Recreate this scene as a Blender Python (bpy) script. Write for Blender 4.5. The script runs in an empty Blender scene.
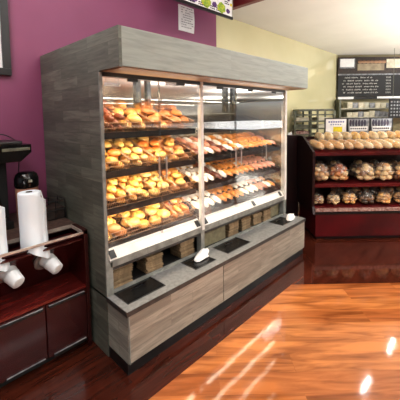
import bpy, bmesh, math, random
from mathutils import Vector, Matrix, noise
R = random.Random(7)
scn = bpy.context.scene
COL = scn.collection
S2 = math.sqrt(.5)

# ------------------------------------------------------------------ materials
def lin(c):
    return tuple((x/255/12.92 if x/255 <= .04045 else ((x/255+.055)/1.055)**2.4) for x in c) + (1,)
def new_mat(name):
    m = bpy.data.materials.new(name); m.use_nodes = True
    nt = m.node_tree; b = nt.nodes['Principled BSDF']
    return m, nt, b
def N(nt, t, **kw):
    n = nt.nodes.new(t)
    for k, v in kw.items():
        if k.startswith('i_'): n.inputs[k[2:].replace('_', ' ')].default_value = v
        else: setattr(n, k, v)
    return n
def mixrgb(nt, fac, a, b, mode='MIX'):
    n = nt.nodes.new('ShaderNodeMix'); n.data_type = 'RGBA'; n.blend_type = mode
    for idx, v in ((0, fac), (6, a), (7, b)):
        if hasattr(v, 'is_linked') or hasattr(v, 'links'): nt.links.new(v, n.inputs[idx])
        else: n.inputs[idx].default_value = v
    return n.outputs[2]
def pmat(name, col, col2=None, scale=8, stretch=(1,1,1), rough=.5, metal=0, bump=0, coat=0, vary=0, emit=None, estr=0, spec=.5, detail=3, contrast=(.35,.65)):
    m, nt, b = new_mat(name); L = nt.links.new
    b.inputs['Roughness'].default_value = rough; b.inputs['Metallic'].default_value = metal
    b.inputs['Coat Weight'].default_value = coat; b.inputs['Specular IOR Level'].default_value = spec
    c1 = lin(col); c2 = lin(col2) if col2 else tuple(x*.86 for x in c1[:3])+(1,)
    tc = N(nt, 'ShaderNodeTexCoord'); mp = N(nt, 'ShaderNodeMapping'); mp.inputs['Scale'].default_value = stretch
    L(tc.outputs['Object'], mp.inputs[0])
    nz = N(nt, 'ShaderNodeTexNoise'); nz.inputs['Scale'].default_value = scale; nz.inputs['Detail'].default_value = detail
    L(mp.outputs[0], nz.inputs['Vector'])
    mr = N(nt, 'ShaderNodeMapRange'); mr.inputs[1].default_value = contrast[0]; mr.inputs[2].default_value = contrast[1]
    L(nz.outputs[0], mr.inputs[0])
    out = mixrgb(nt, mr.outputs[0], c1, c2)
    if vary:
        oi = N(nt, 'ShaderNodeObjectInfo'); hs = N(nt, 'ShaderNodeHueSaturation')
        m1 = N(nt, 'ShaderNodeMapRange'); m1.inputs[3].default_value = 1-vary; m1.inputs[4].default_value = 1+vary*.8
        L(oi.outputs['Random'], m1.inputs[0]); L(m1.outputs[0], hs.inputs['Value']); L(out, hs.inputs['Color']); out = hs.outputs[0]
    L(out, b.inputs['Base Color'])
    if emit:
        b.inputs['Emission Color'].default_value = lin(emit); b.inputs['Emission Strength'].default_value = estr
    if bump:
        bp = N(nt, 'ShaderNodeBump'); bp.inputs['Strength'].default_value = bump; bp.inputs['Distance'].default_value = .01
        L(nz.outputs[0], bp.inputs['Height']); L(bp.outputs[0], b.inputs['Normal'])
    return m
def plank_mat(name, c1, c2, c3, pw=.5, ph=.095, seams=True, rough=.45, grain=.55, mort=.0016):
    m, nt, b = new_mat(name); L = nt.links.new
    uv = N(nt, 'ShaderNodeUVMap'); 
    br = N(nt, 'ShaderNodeTexBrick'); br.offset = .37; br.inputs['Scale'].default_value = 1
    br.inputs['Brick Width'].default_value = pw; br.inputs['Row Height'].default_value = ph
    br.inputs['Mortar Size'].default_value = mort if seams else 0; br.inputs['Mortar Smooth'].default_value = .3
    br.inputs['Color1'].default_value = (0,0,0,1); br.inputs['Color2'].default_value = (1,1,1,1); br.inputs['Mortar'].default_value = (0,0,0,1)
    L(uv.outputs[0], br.inputs['Vector'])
    mp = N(nt, 'ShaderNodeMapping'); mp.inputs['Scale'].default_value = (4, 42, 1); L(uv.outputs[0], mp.inputs[0])
    ad = N(nt, 'ShaderNodeVectorMath', operation='ADD'); L(mp.outputs[0], ad.inputs[0])
    sc = N(nt, 'ShaderNodeVectorMath', operation='SCALE'); sc.inputs[3].default_value = 9; L(br.outputs['Color'], sc.inputs[0]); L(sc.outputs[0], ad.inputs[1])
    nz = N(nt, 'ShaderNodeTexNoise'); nz.inputs['Scale'].default_value = 1; nz.inputs['Detail'].default_value = 5; nz.inputs['Roughness'].default_value = .62
    nz.inputs['Distortion'].default_value = .5
    L(ad.outputs[0], nz.inputs['Vector'])
    base = mixrgb(nt, br.outputs['Color'], lin(c1), lin(c2))
    mr = N(nt, 'ShaderNodeMapRange'); mr.inputs[1].default_value = .38; mr.inputs[2].default_value = .72; mr.inputs[4].default_value = grain
    L(nz.outputs[0], mr.inputs[0])
    out = mixrgb(nt, mr.outputs[0], base, lin(c3))
    if seams:
        mm = N(nt, 'ShaderNodeMath', operation='MULTIPLY'); mm.inputs[1].default_value = .55; L(br.outputs['Fac'], mm.inputs[0])
        out = mixrgb(nt, mm.outputs[0], out, lin((30,28,27)))
    L(out, b.inputs['Base Color']); b.inputs['Roughness'].default_value = rough
    return m
def glass_mat(name, refl=.06, tint=(1,1,1,1), rough=.02, coat=None):
    m, nt, b = new_mat(name); L = nt.links.new
    out = nt.nodes['Material Output']; nt.nodes.remove(b)
    tr = N(nt, 'ShaderNodeBsdfTransparent'); tr.inputs[0].default_value = tint
    gl = N(nt, 'ShaderNodeBsdfGlossy'); gl.inputs['Roughness'].default_value = rough
    lw = N(nt, 'ShaderNodeLayerWeight'); lw.inputs[0].default_value = .25
    mu = N(nt, 'ShaderNodeMath', operation='MULTIPLY_ADD'); mu.inputs[1].default_value = .35; mu.inputs[2].default_value = refl
    L(lw.outputs['Fresnel'], mu.inputs[0])
    fac = mu.outputs[0]
    if coat:                                   # added mirror reflectance, fading in upward so the panes show the bright ceiling
        tc = N(nt, 'ShaderNodeTexCoord'); sp = N(nt, 'ShaderNodeSeparateXYZ'); L(tc.outputs['Object'], sp.inputs[0])
        mr = N(nt, 'ShaderNodeMapRange'); mr.interpolation_type = 'SMOOTHSTEP'
        mr.inputs[1].default_value = coat[0]; mr.inputs[2].default_value = coat[1]; mr.inputs[3].default_value = 0; mr.inputs[4].default_value = coat[2]
        L(sp.outputs[2], mr.inputs[0])
        mxm = N(nt, 'ShaderNodeMath', operation='MAXIMUM'); L(fac, mxm.inputs[0]); L(mr.outputs[0], mxm.inputs[1]); fac = mxm.outputs[0]
    mx = N(nt, 'ShaderNodeMixShader'); L(fac, mx.inputs[0]); L(tr.outputs[0], mx.inputs[1]); L(gl.outputs[0], mx.inputs[2])
    L(mx.outputs[0], out.inputs[0]); return m
def plastic_wrap_mat(name):
    m, nt, b = new_mat(name); L = nt.links.new
    out = nt.nodes['Material Output']; nt.nodes.remove(b)
    tr = N(nt, 'ShaderNodeBsdfTransparent'); gl = N(nt, 'ShaderNodeBsdfGlossy'); gl.inputs['Roughness'].default_value = .22
    df = N(nt, 'ShaderNodeBsdfDiffuse'); df.inputs[0].default_value = (.82,.76,.66,1)
    tc = N(nt, 'ShaderNodeTexCoord'); nz = N(nt, 'ShaderNodeTexNoise'); nz.inputs['Scale'].default_value = 38; nz.inputs['Detail'].default_value = 3
    L(tc.outputs['Object'], nz.inputs['Vector'])
    bp = N(nt, 'ShaderNodeBump'); bp.inputs['Strength'].default_value = .8; bp.inputs['Distance'].default_value = .02
    L(nz.outputs[0], bp.inputs['Height']); L(bp.outputs[0], gl.inputs['Normal'])
    mr = N(nt, 'ShaderNodeMapRange'); mr.inputs[1].default_value = .5; mr.inputs[2].default_value = .68; mr.inputs[3].default_value = .07; mr.inputs[4].default_value = .6
    L(nz.outputs[0], mr.inputs[0])
    a = N(nt, 'ShaderNodeMixShader'); a.inputs[0].default_value = .5; L(gl.outputs[0], a.inputs[1]); L(df.outputs[0], a.inputs[2])
    mx = N(nt, 'ShaderNodeMixShader'); L(mr.outputs[0], mx.inputs[0]); L(tr.outputs[0], mx.inputs[1]); L(a.outputs[0], mx.inputs[2])
    L(mx.outputs[0], out.inputs[0]); return m
def floor_mat():
    m, nt, b = new_mat('floor_planks'); L = nt.links.new
    tc = N(nt, 'ShaderNodeTexCoord')
    def planks(rot, c1, c2, c3, pw, ph, sx, sy):
        mp = N(nt, 'ShaderNodeMapping'); mp.inputs['Rotation'].default_value = (0,0,rot); L(tc.outputs['Object'], mp.inputs[0])
        br = N(nt, 'ShaderNodeTexBrick'); br.offset = .4; br.inputs['Scale'].default_value = 1
        br.inputs['Brick Width'].default_value = pw; br.inputs['Row Height'].default_value = ph; br.inputs['Mortar Size'].default_value = .0007
        br.inputs['Color1'].default_value = (0,0,0,1); br.inputs['Color2'].default_value = (1,1,1,1)
        L(mp.outputs[0], br.inputs['Vector'])
        m2 = N(nt, 'ShaderNodeMapping'); m2.inputs['Scale'].default_value = (sx, sy, 1); L(mp.outputs[0], m2.inputs[0])
        sc = N(nt, 'ShaderNodeVectorMath', operation='SCALE'); sc.inputs[3].default_value = 7; L(br.outputs['Color'], sc.inputs[0])
        ad = N(nt, 'ShaderNodeVectorMath', operation='ADD'); L(m2.outputs[0], ad.inputs[0]); L(sc.outputs[0], ad.inputs[1])
        nz = N(nt, 'ShaderNodeTexNoise'); nz.inputs['Scale'].default_value = 1; nz.inputs['Detail'].default_value = 5; nz.inputs['Distortion'].default_value = .8
        L(ad.outputs[0], nz.inputs['Vector'])
        mr = N(nt, 'ShaderNodeMapRange'); mr.inputs[1].default_value = .36; mr.inputs[2].default_value = .7; L(nz.outputs[0], mr.inputs[0])
        base = mixrgb(nt, br.outputs['Color'], lin(c1), lin(c2))
        o = mixrgb(nt, mr.outputs[0], base, lin(c3))
        mm = N(nt, 'ShaderNodeMath', operation='MULTIPLY'); mm.inputs[1].default_value = .35; L(br.outputs['Fac'], mm.inputs[0])
        return mixrgb(nt, mm.outputs[0], o, lin((50,22,12))), nz
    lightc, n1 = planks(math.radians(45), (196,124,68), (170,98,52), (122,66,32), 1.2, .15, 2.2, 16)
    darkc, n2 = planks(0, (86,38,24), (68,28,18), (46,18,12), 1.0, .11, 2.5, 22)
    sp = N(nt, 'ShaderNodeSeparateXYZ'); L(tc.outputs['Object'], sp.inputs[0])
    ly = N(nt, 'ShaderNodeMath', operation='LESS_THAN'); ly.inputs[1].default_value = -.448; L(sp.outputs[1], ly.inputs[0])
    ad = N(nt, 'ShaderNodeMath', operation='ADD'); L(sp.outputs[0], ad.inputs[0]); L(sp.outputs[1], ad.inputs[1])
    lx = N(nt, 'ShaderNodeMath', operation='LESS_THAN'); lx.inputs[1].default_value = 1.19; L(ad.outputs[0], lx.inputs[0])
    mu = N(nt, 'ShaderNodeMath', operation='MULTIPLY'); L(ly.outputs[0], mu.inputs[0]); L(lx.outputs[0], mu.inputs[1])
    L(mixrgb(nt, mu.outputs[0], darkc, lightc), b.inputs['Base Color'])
    b.inputs['Roughness'].default_value = .075; b.inputs['Specular IOR Level'].default_value = .5
    nw = N(nt, 'ShaderNodeTexNoise'); nw.inputs['Scale'].default_value = 6; nw.inputs['Detail'].default_value = 2; L(tc.outputs['Object'], nw.inputs['Vector'])
    bp = N(nt, 'ShaderNodeBump'); bp.inputs['Strength'].default_value = .03; bp.inputs['Distance'].default_value = .02; L(nw.outputs[0], bp.inputs['Height']); L(bp.outputs[0], b.inputs['Normal'])
    return m
def crust_mat(name, top, side, rough=.42, sp=14, vary=.16):
    """baked crust: darker where it faces up, paler at the sides, mottled"""
    m, nt, b = new_mat(name); L = nt.links.new
    tc = N(nt, 'ShaderNodeTexCoord'); nz = N(nt, 'ShaderNodeTexNoise'); nz.inputs['Scale'].default_value = sp; nz.inputs['Detail'].default_value = 4
    L(tc.outputs['Object'], nz.inputs['Vector'])
    s = N(nt, 'ShaderNodeSeparateXYZ'); L(tc.outputs['Generated'], s.inputs[0])
    a = N(nt, 'ShaderNodeMath', operation='MULTIPLY_ADD'); a.inputs[1].default_value = .9; L(s.outputs[2], a.inputs[0])
    z = N(nt, 'ShaderNodeMath', operation='MULTIPLY_ADD'); z.inputs[1].default_value = 1.1; z.inputs[2].default_value = -.62; L(nz.outputs[0], z.inputs[0]); L(z.outputs[0], a.inputs[2])
    mr = N(nt, 'ShaderNodeMapRange'); mr.inputs[1].default_value = .15; mr.inputs[2].default_value = .75; L(a.outputs[0], mr.inputs[0])
    c = mixrgb(nt, mr.outputs[0], lin(side), lin(top))
    oi = N(nt, 'ShaderNodeObjectInfo'); hs = N(nt, 'ShaderNodeHueSaturation')
    m1 = N(nt, 'ShaderNodeMapRange'); m1.inputs[3].default_value = 1-vary; m1.inputs[4].default_value = 1+vary; L(oi.outputs['Random'], m1.inputs[0]); L(m1.outputs[0], hs.inputs['Value'])
    L(c, hs.inputs['Color']); L(hs.outputs[0], b.inputs['Base Color'])
    b.inputs['Roughness'].default_value = rough; b.inputs['Coat Weight'].default_value = .15; b.inputs['Coat Roughness'].default_value = .3
    bp = N(nt, 'ShaderNodeBump'); bp.inputs['Strength'].default_value = .35; bp.inputs['Distance'].default_value = .006; L(nz.outputs[0], bp.inputs['Height']); L(bp.outputs[0], b.inputs['Normal'])
    return m

M = {}
M['wood_side'] = plank_mat('grey_planks', (114,116,104), (84,86,77), (58,60,54), pw=.42, ph=.078, grain=.8)
M['wood_base_side'] = plank_mat('grey_base_planks', (166,165,153), (138,137,127), (98,97,90), pw=.42, ph=.078, grain=.7)
M['wood_front'] = plank_mat('grey_wood_smooth', (148,154,146), (132,138,131), (106,112,106), pw=1.6, ph=.24, seams=False, grain=.6)
M['wood_base'] = plank_mat('taupe_wood', (170,160,146), (138,129,117), (98,91,83), pw=.55, ph=.08, grain=.75, mort=.0008)
M['wood_under'] = plank_mat('warm_wood', (176,144,110), (160,128,96), (130,102,76), seams=False, grain=.6)
M['grey_edge'] = pmat('grey_laminate', (140,142,136), (112,114,110), scale=20, rough=.4)
M['ledge'] = pmat('grey_counter', (128,128,126), (108,108,107), scale=40, rough=.35)
M['ledge_edge'] = pmat('dark_counter_edge', (66,62,60), (50,47,45), scale=30, rough=.4)
M['black'] = pmat('black_plastic', (22,22,24), (14,14,15), scale=20, rough=.35)
M['black_matte'] = pmat('black_matte', (18,17,17), (10,10,10), scale=20, rough=.75)
M['black_gloss'] = pmat('black_gloss', (12,12,13), (8,8,8), scale=20, rough=.15)
M['well'] = pmat('black_well', (30,29,29), (8,8,9), scale=14, rough=.25, stretch=(1,4,1))
M['chrome'] = pmat('brushed_metal', (214,214,212), (190,190,190), scale=60, stretch=(1,1,.05), rough=.28, metal=.85)
M['white_post'] = pmat('white_post', (226,224,218), (205,203,198), scale=10, rough=.3)
M['white_rail'] = pmat('white_rail', (226,224,218), (216,213,206), scale=10, rough=.35)
M['mirror'] = pmat('steel_back', (190,186,176), (176,172,163), scale=3, rough=.22, metal=.9)
M['lining'] = pmat('polished_lining', (190,190,176), (176,176,164), scale=4, rough=.18, metal=.75)
M['inner'] = pmat('case_inner', (60,58,56), (45,44,43), scale=10, rough=.4)
M['wire'] = pmat('brown_wire', (196,160,128), (160,122,94), scale=30, rough=.35, metal=.2)
M['dark_wire'] = pmat('dark_wire', (40,38,37), (26,25,25), scale=30, rough=.4, metal=.3)
M['glass'] = glass_mat('door_glass', .015, coat=(1.60, 1.76, .78))
M['acrylic'] = glass_mat('clear_acrylic', .22, (.85,.85,.85,1), .1)
M['led'] = pmat('led_strip', (255,240,210), rough=.5, emit=(255,226,180), estr=5)
M['tube'] = pmat('fluorescent', (255,255,250), rough=.5, emit=(255,252,240), estr=9)
M['bag'] = pmat('kraft_paper', (150,128,98), (118,98,72), scale=30, rough=.8, vary=.22)
M['tissue'] = pmat('white_tissue', (240,240,238), (222,222,222), scale=16, rough=.85)
M['panel_green'] = pmat('olive_panel', (128,122,96), (104,99,78), scale=20, rough=.6)
M['cherry'] = pmat('cherry_wood', (60,17,17), (50,13,14), scale=3, stretch=(2,2,10), rough=.26, coat=.3)
M['cherry_top'] = pmat('cherry_wood_step', (106,32,27), (72,18,17), scale=5, stretch=(1,5,1), rough=.22, coat=.3)
M['cherry_dark'] = pmat('dark_cherry', (76,16,18), (48,9,11), scale=4, stretch=(1,1,6), rough=.35)
M['counter_brown'] = pmat('brown_counter', (104,82,72), (64,48,43), scale=45, rough=.35)
M['trim_metal'] = pmat('pale_trim', (196,184,172), (170,158,148), scale=30, rough=.3, metal=.3)
M['towel'] = pmat('paper_towel', (224,234,240), (216,227,234), scale=4, rough=.9)
M['core'] = pmat('cardboard_core', (70,62,56), rough=.9)
M['cup'] = pmat('white_cup', (222,228,230), (212,218,220), scale=6, rough=.5)
M['ring'] = pmat('grey_ring', (140,134,130), (112,106,102), scale=20, rough=.4)
M['kraft_wrap'] = pmat('brown_wrap', (168,120,98), (146,100,80), scale=22, rough=.6)
M['purple'] = pmat('purple_wall', (138,72,106), (132,67,100), scale=2, rough=.5)
M['cream'] = pmat('cream_wall', (206,200,160), (198,192,152), scale=1.2, rough=.06, spec=.6, coat=.6)
M['cream_far'] = pmat('cream_far', (172,162,126), (156,146,112), scale=2, rough=.5)
M['ceiling'] = pmat('ceiling_paint', (228,225,214), (220,217,206), scale=1.2, rough=.8)
M['beam'] = pmat('red_beam', (128,38,38), (108,30,32), scale=3, rough=.4)
M['white'] = pmat('white_paper', (236,236,234), (222,222,222), scale=12, rough=.7)
M['grey_ink'] = pmat('grey_ink', (150,148,150), rough=.8)
M['dark_ink'] = pmat('dark_ink', (60,56,70), rough=.8)
M['purple_ink'] = pmat('purple_ink', (104,70,128), (80,50,100), scale=40, rough=.8)
M['lime_ink'] = pmat('lime_ink', (188,196,60), (120,160,60), scale=40, rough=.8)
M['yellow_ink'] = pmat('yellow_ink', (232,214,50), (214,190,40), scale=30, rough=.8)
M['blue_ink'] = pmat('blue_ink', (100,110,170), rough=.8)
M['chalk'] = pmat('chalk', (214,212,206), rough=.9)
M['slate'] = pmat('slate', (18,18,20), (12,12,13), scale=6, rough=.6)
M['beige_card'] = pmat('beige_card', (160,146,120), (130,116,94), scale=8, rough=.7)
M['dark_brown_photo'] = pmat('dark_brown_print', (60,46,38), (34,26,22), scale=30, rough=.6)
M['steel'] = pmat('grey_steel', (118,120,104), (88,90,78), scale=20, rough=.35, metal=.4)
M['steel_light'] = pmat('pale_steel', (180,178,160), (150,148,132), scale=20, rough=.4, metal=.2)
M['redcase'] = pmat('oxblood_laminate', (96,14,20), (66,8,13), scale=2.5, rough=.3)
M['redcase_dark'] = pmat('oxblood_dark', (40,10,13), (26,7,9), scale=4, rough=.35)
M['pinktray'] = pmat('pink_tray', (190,160,150), (120,70,60), scale=30, rough=.5)
M['box'] = pmat('white_box', (206,200,178), (178,170,148), scale=14, rough=.7)
M['greybox'] = pmat('grey_box', (150,152,154), (96,98,102), scale=18, rough=.6)
M['wrap'] = plastic_wrap_mat('clear_bag')
M['floor'] = floor_mat()
# crusts
M['golden'] = crust_mat('golden_crust', (208,138,60), (238,190,112), vary=.22)
M['yellow'] = crust_mat('yellow_crust', (222,164,76), (244,212,140), vary=.2)
M['pale'] = crust_mat('pale_crust', (212,164,92), (240,212,154), vary=.2)
M['orange'] = crust_mat('orange_crust', (188,92,30), (230,156,76), vary=.2)
M['redbrown'] = crust_mat('redbrown_crust', (134,68,42), (186,118,78), vary=.2)
M['brown'] = crust_mat('brown_crust', (164,98,48), (214,152,92), vary=.2)
M['crispy'] = crust_mat('crisp_crust', (176,98,40), (220,154,84), sp=30, vary=.2)
M['ice_white'] = pmat('white_icing', (242,236,228), (226,212,200), scale=40, rough=.35, vary=.06)
M['ice_pink'] = pmat('pink_glaze', (206,150,124), (182,116,94), scale=40, rough=.35, vary=.12)
M['ice_choc'] = pmat('chocolate_icing', (128,74,58), (92,48,38), scale=40, rough=.3, vary=.12)
M['ice_gold'] = pmat('golden_glaze', (226,158,82), (196,116,52), scale=50, rough=.3, vary=.14)
M['loaf'] = crust_mat('loaf_crust', (196,142,84), (224,188,136), sp=20)
M['loaf_pale'] = crust_mat('pale_loaf', (206,172,120), (230,208,166), sp=20)
M['loaf_dark'] = crust_mat('dark_loaf', (120,84,56), (160,120,84), sp=20)
M['loaf_yellow'] = crust_mat('yellow_loaf', (214,160,84), (232,196,128), sp=20)
M['loaf_black'] = crust_mat('rye_loaf', (66,52,42), (104,88,70), sp=20)

# ------------------------------------------------------------------ mesh builder
class MB:
    def __init__(s): s.bm = bmesh.new()
    def _add(s, verts, faces, T=None):
        vs = [s.bm.verts.new((T @ Vector(v)) if T else v) for v in verts]
        out = []
        for f in faces:
            try: out.append(s.bm.faces.new([vs[i] for i in f]))
            except ValueError: pass
        return out
    def box(s, x0, x1, y0, y1, z0, z1, T=None, bev=0):
        v = [(x0,y0,z0),(x1,y0,z0),(x1,y1,z0),(x0,y1,z0),(x0,y0,z1),(x1,y0,z1),(x1,y1,z1),(x0,y1,z1)]
        f = [(0,3,2,1),(4,5,6,7),(0,1,5,4),(1,2,6,5),(2,3,7,6),(3,0,4,7)]
        fs = s._add(v, f, T)
        if bev:
            es = list({e for q in fs for e in q.edges})
            bmesh.ops.bevel(s.bm, geom=es, offset=bev, segments=2, affect='EDGES', profile=.7)
        return s
    def tube(s, pts, r, n=8, caps=True):
        pts = [Vector(p) for p in pts]; rr = r if isinstance(r, (list, tuple)) else [r]*len(pts)
        rings = []
        for i, p in enumerate(pts):
            d = (pts[min(i+1, len(pts)-1)] - pts[max(i-1, 0)]).normalized()
            a = d.cross(Vector((0,0,1)) if abs(d.z) < .9 else Vector((1,0,0))).normalized(); b = d.cross(a)
            rings.append([s.bm.verts.new(p + (a*math.cos(2*math.pi*k/n) + b*math.sin(2*math.pi*k/n))*rr[i]) for k in range(n)])
        for i in range(len(rings)-1):
            for k in range(n):
                s.bm.faces.new((rings[i][k], rings[i][(k+1)%n], rings[i+1][(k+1)%n], rings[i+1][k]))
        if caps:
            s.bm.faces.new(rings[0][::-1]); s.bm.faces.new(rings[-1])
        return s
    def bar(s, a, b, w):                      # square bar between two points
        return s.tube([a, b], w*.7071, 4)
    def lathe(s, prof, n=20, T=None, cap0=True, cap1=True):
        rings = []
        for r, z in prof:
            ring = []
            for k in range(n):
                v = Vector((r*math.cos(2*math.pi*k/n), r*math.sin(2*math.pi*k/n), z))
                ring.append(s.bm.verts.new(T @ v if T else v))
            rings.append(ring)
        for i in range(len(rings)-1):
            for k in range(n): s.bm.faces.new((rings[i][k], rings[i][(k+1)%n], rings[i+1][(k+1)%n], rings[i+1][k]))
        if cap0: s.bm.faces.new(rings[0][::-1])
        if cap1: s.bm.faces.new(rings[-1])
        return s
    def prism(s, poly, ax, a, b):              # extrude a 2-D polygon along axis ax
        def P(u, v, w): return {0:(w,u,v), 1:(u,w,v), 2:(u,v,w)}[ax]
        n = len(poly); v = [P(u,v_,a) for u,v_ in poly] + [P(u,v_,b) for u,v_ in poly]
        f = [tuple(range(n))[::-1], tuple(range(n,2*n))] + [(i,(i+1)%n,(i+1)%n+n,i+n) for i in range(n)]
        s._add(v, f); return s
    def grid(s, nu, nv, fn):
        vs = [[s.bm.verts.new(fn(i/nu, j/nv)) for j in range(nv+1)] for i in range(nu+1)]
        for i in range(nu):
            for j in range(nv): s.bm.faces.new((vs[i][j], vs[i+1][j], vs[i+1][j+1], vs[i][j+1]))
        return s
    def blob(s, rx, ry, rz, fn=None, u=20, v=12, c=(0,0,0)):
        n0 = len(s.bm.verts)
        g = bmesh.ops.create_uvsphere(s.bm, u_segments=u, v_segments=v, radius=1)
        for vt in g['verts']:
            p = vt.co.copy()
            q = Vector((p.x*rx, p.y*ry, p.z*rz))
            vt.co = (fn(p, q) if fn else q) + Vector(c)
        return s
    def mesh(s, name, mats, smooth=False):
        bm = s.bm; bmesh.ops.recalc_face_normals(bm, faces=bm.faces)
        uv = bm.loops.layers.uv.new('UVMap')
        for f in bm.faces:
            n = f.normal; a = max(range(3), key=lambda i: abs(n[i]))
            for l in f.loops:
                p = l.vert.co
                l[uv].uv = ((p.y+.13,p.z) if a == 0 else (p.x,p.z) if a == 1 else (p.x,p.y))
            f.smooth = smooth
        me = bpy.data.meshes.new(name); bm.to_mesh(me); bm.free()
        for m in (mats if isinstance(mats, (list, tuple)) else [mats]): me.materials.append(m)
        return me
    def build(s, name, mat, parent=None, smooth=False, loc=(0,0,0), rot=(0,0,0)):
        return link(name, s.mesh(name, mat, smooth), parent, loc, rot)
def link(name, me, parent=None, loc=(0,0,0), rot=(0,0,0)):
    o = bpy.data.objects.new(name, me); COL.objects.link(o); o.location = loc; o.rotation_euler = rot
    if parent: o.parent = parent
    return o
def tag(o, label, cat, group=None, kind=None):
    o['label'] = label; o['category'] = cat
    if group: o['group'] = group
    if kind: o['kind'] = kind
    return o
def thing(name, label, cat, loc=(0,0,0), rot=(0,0,0), group=None):
    o = bpy.data.objects.new(name, None); COL.objects.link(o); o.location = loc; o.rotation_euler = rot; o.empty_display_size = .05
    return tag(o, label, cat, group)
def struct(name, mb, mat):
    o = mb.build(name, mat); o['kind'] = 'structure'; return o
def WN(w, n, z=0): return (S2*(w+n), S2*(n-w), z)
RW = (0, 0, -math.pi/4)
ORD = ['first','second','third','fourth','fifth','sixth','seventh','eighth','ninth','tenth','eleventh','twelfth','thirteenth','fourteenth','fifteenth']

# ------------------------------------------------------------------ camera
cam_d = bpy.data.cameras.new('camera'); cam = bpy.data.objects.new('camera', cam_d); COL.objects.link(cam)
f_px, yaw, pit, rol = 310.877, .794187, -.076067, -.0133332
fw = Vector((math.sin(yaw)*math.cos(pit), math.cos(yaw)*math.cos(pit), math.sin(pit)))
r0 = Vector((math.cos(yaw), -math.sin(yaw), 0)); u0 = r0.cross(fw)
rr = r0*math.cos(rol) + u0*math.sin(rol); uu = u0*math.cos(rol) - r0*math.sin(rol)
mw = Matrix((rr, uu, -fw)).transposed().to_4x4(); mw.translation = (-.956923, -1.807364, 1.582756)
cam.matrix_world = mw
cam_d.sensor_width = 36; cam_d.sensor_fit = 'HORIZONTAL'; cam_d.lens = f_px*36/400
cam_d.shift_x = 1.1827/400; cam_d.shift_y = -59.684/400
cam_d.clip_start = .05; cam_d.clip_end = 200
scn.camera = cam

# ------------------------------------------------------------------ setting
YW = .985                                     # plane of the purple and cream walls
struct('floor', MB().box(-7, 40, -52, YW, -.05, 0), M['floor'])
struct('wall_back', MB().box(-7, 2.245, YW, YW+.12, 0, 3.7), M['purple'])
struct('wall_right', MB().box(2.245, 6.47, YW, YW+.12, 0, 2.95), M['cream'])
far = MB(); T = Matrix.Translation(WN(3.84, 5.28)) @ Matrix.Rotation(-math.pi/4, 4, 'Z')
far.box(-.1, 7.5, 0, .12, 0, 2.95, T); struct('wall_far', far, M['cream_far'])
struct('ceiling', MB().prism([(2.32,YW),(6.46,YW),(12,-4.55),(40,-4.55),(40,-5.5),(2.32,-5.5)], 2, 2.95, 3.05), M['ceiling'])
struct('ceiling_store', MB().prism([(-7,YW),(2.24,YW),(2.24,-5.5),(40,-5.5),(40,-52),(-7,-52)], 2, 3.7, 3.8), M['ceiling'])
struct('trim_1', MB().box(2.245, 2.32, -5.5, YW, 2.95, 3.7), M['beam'])

# ------------------------------------------------------------------ display case
L_, D_, H_, HC = 2.353, .968, 2.10, 1.872
XS = .905                                     # middle post
case = thing('bakery_display_case', 'long grey wood bakery display cabinet with lit shelves behind glass doors', 'display case', (0,0,0))
MB().prism([(0,0),(D_,0),(D_,H_),(-.247,H_),(-.247,HC),(0,HC)], 0, 0, .02).build('side_panel', M['wood_side'], case)
MB().box(2.318, 2.35, 0, D_, .44, HC).build('side_panel', M['wood_side'], case)
cp = MB().box(.02, L_, -.247, D_, HC+.004, H_, bev=.004).build('canopy', M['wood_front'], case)
MB().box(.022, L_-.01, -.235, .0, HC-.004, HC+.003).build('soffit', M['wood_under'], cp)
MB().box(.022, L_-.03, .001, .6, HC-.003, HC+.003).build('case_ceiling', M['white_post'], cp)
MB().box(2.312, 2.3175, .05, .62, .64, HC-.006).build('side_lining', M['lining'], case)
MB().box(.03, 2.318, .62, .64, .6, HC-.004).build('back_panel', M['mirror'], case)
MB().box(.03, 2.318, .0, .62, .575, .6).build('deck', M['inner'], case)
MB().box(.03, 2.318, .30, .32, .418, .575).build('cubby_back', M['black_matte'], case)
# base
base = MB().box(.008, 2.337, -.235, .62, .074, .386, bev=.002).build('base_cabinet', M['wood_base_side'], case)
MB().box(.02, .896, -.2415, -.2355, .082, .383, bev=.001).build('front_panel', M['wood_base'], base)
MB().box(.905, 2.33, -.2415, -.2355, .082, .383, bev=.001).build('front_panel', M['wood_base'], base)
MB().box(.012, .02, -.2425, -.2355, .075, .386).build('corner_strip', M['grey_edge'], base)
MB().box(.006, 2.33, -.225, .6, 0, .074).build('kick_plate', M['black'], case)
ld = MB().box(.0, 2.345, -.245, .3, .398, .418, bev=.003).build('ledge', M['ledge'], case)
MB().box(-.001, 2.346, -.2475, -.243, .386, .417).build('ledge_edge', M['ledge_edge'], ld)
MB().box(-.002, .004, -.247, -.001, .386, .416).build('ledge_edge', M['ledge_edge'], ld)
for x0, x1 in ((.055,.345),(.655,.875),(1.04,1.36),(1.955,2.185)):
    w = MB(); w.box(x0, x1, -.175, .06, .4175, .4195)
    o = w.build('tissue_well', M['well'], case)
    fr = MB()
    for a in ((x0-.006,x1+.006,-.181,-.175),(x0-.006,x1+.006,.06,.066),(x0-.006,x0,-.175,.06),(x1,x1+.006,-.175,.06)): fr.box(*a, .4175, .422)
    fr.box((x0+x1)/2-.05, (x0+x1)/2+.05, -.06, -.05, .4195, .4215)
    fr.build('well_rim', M['black'], o)
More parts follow.
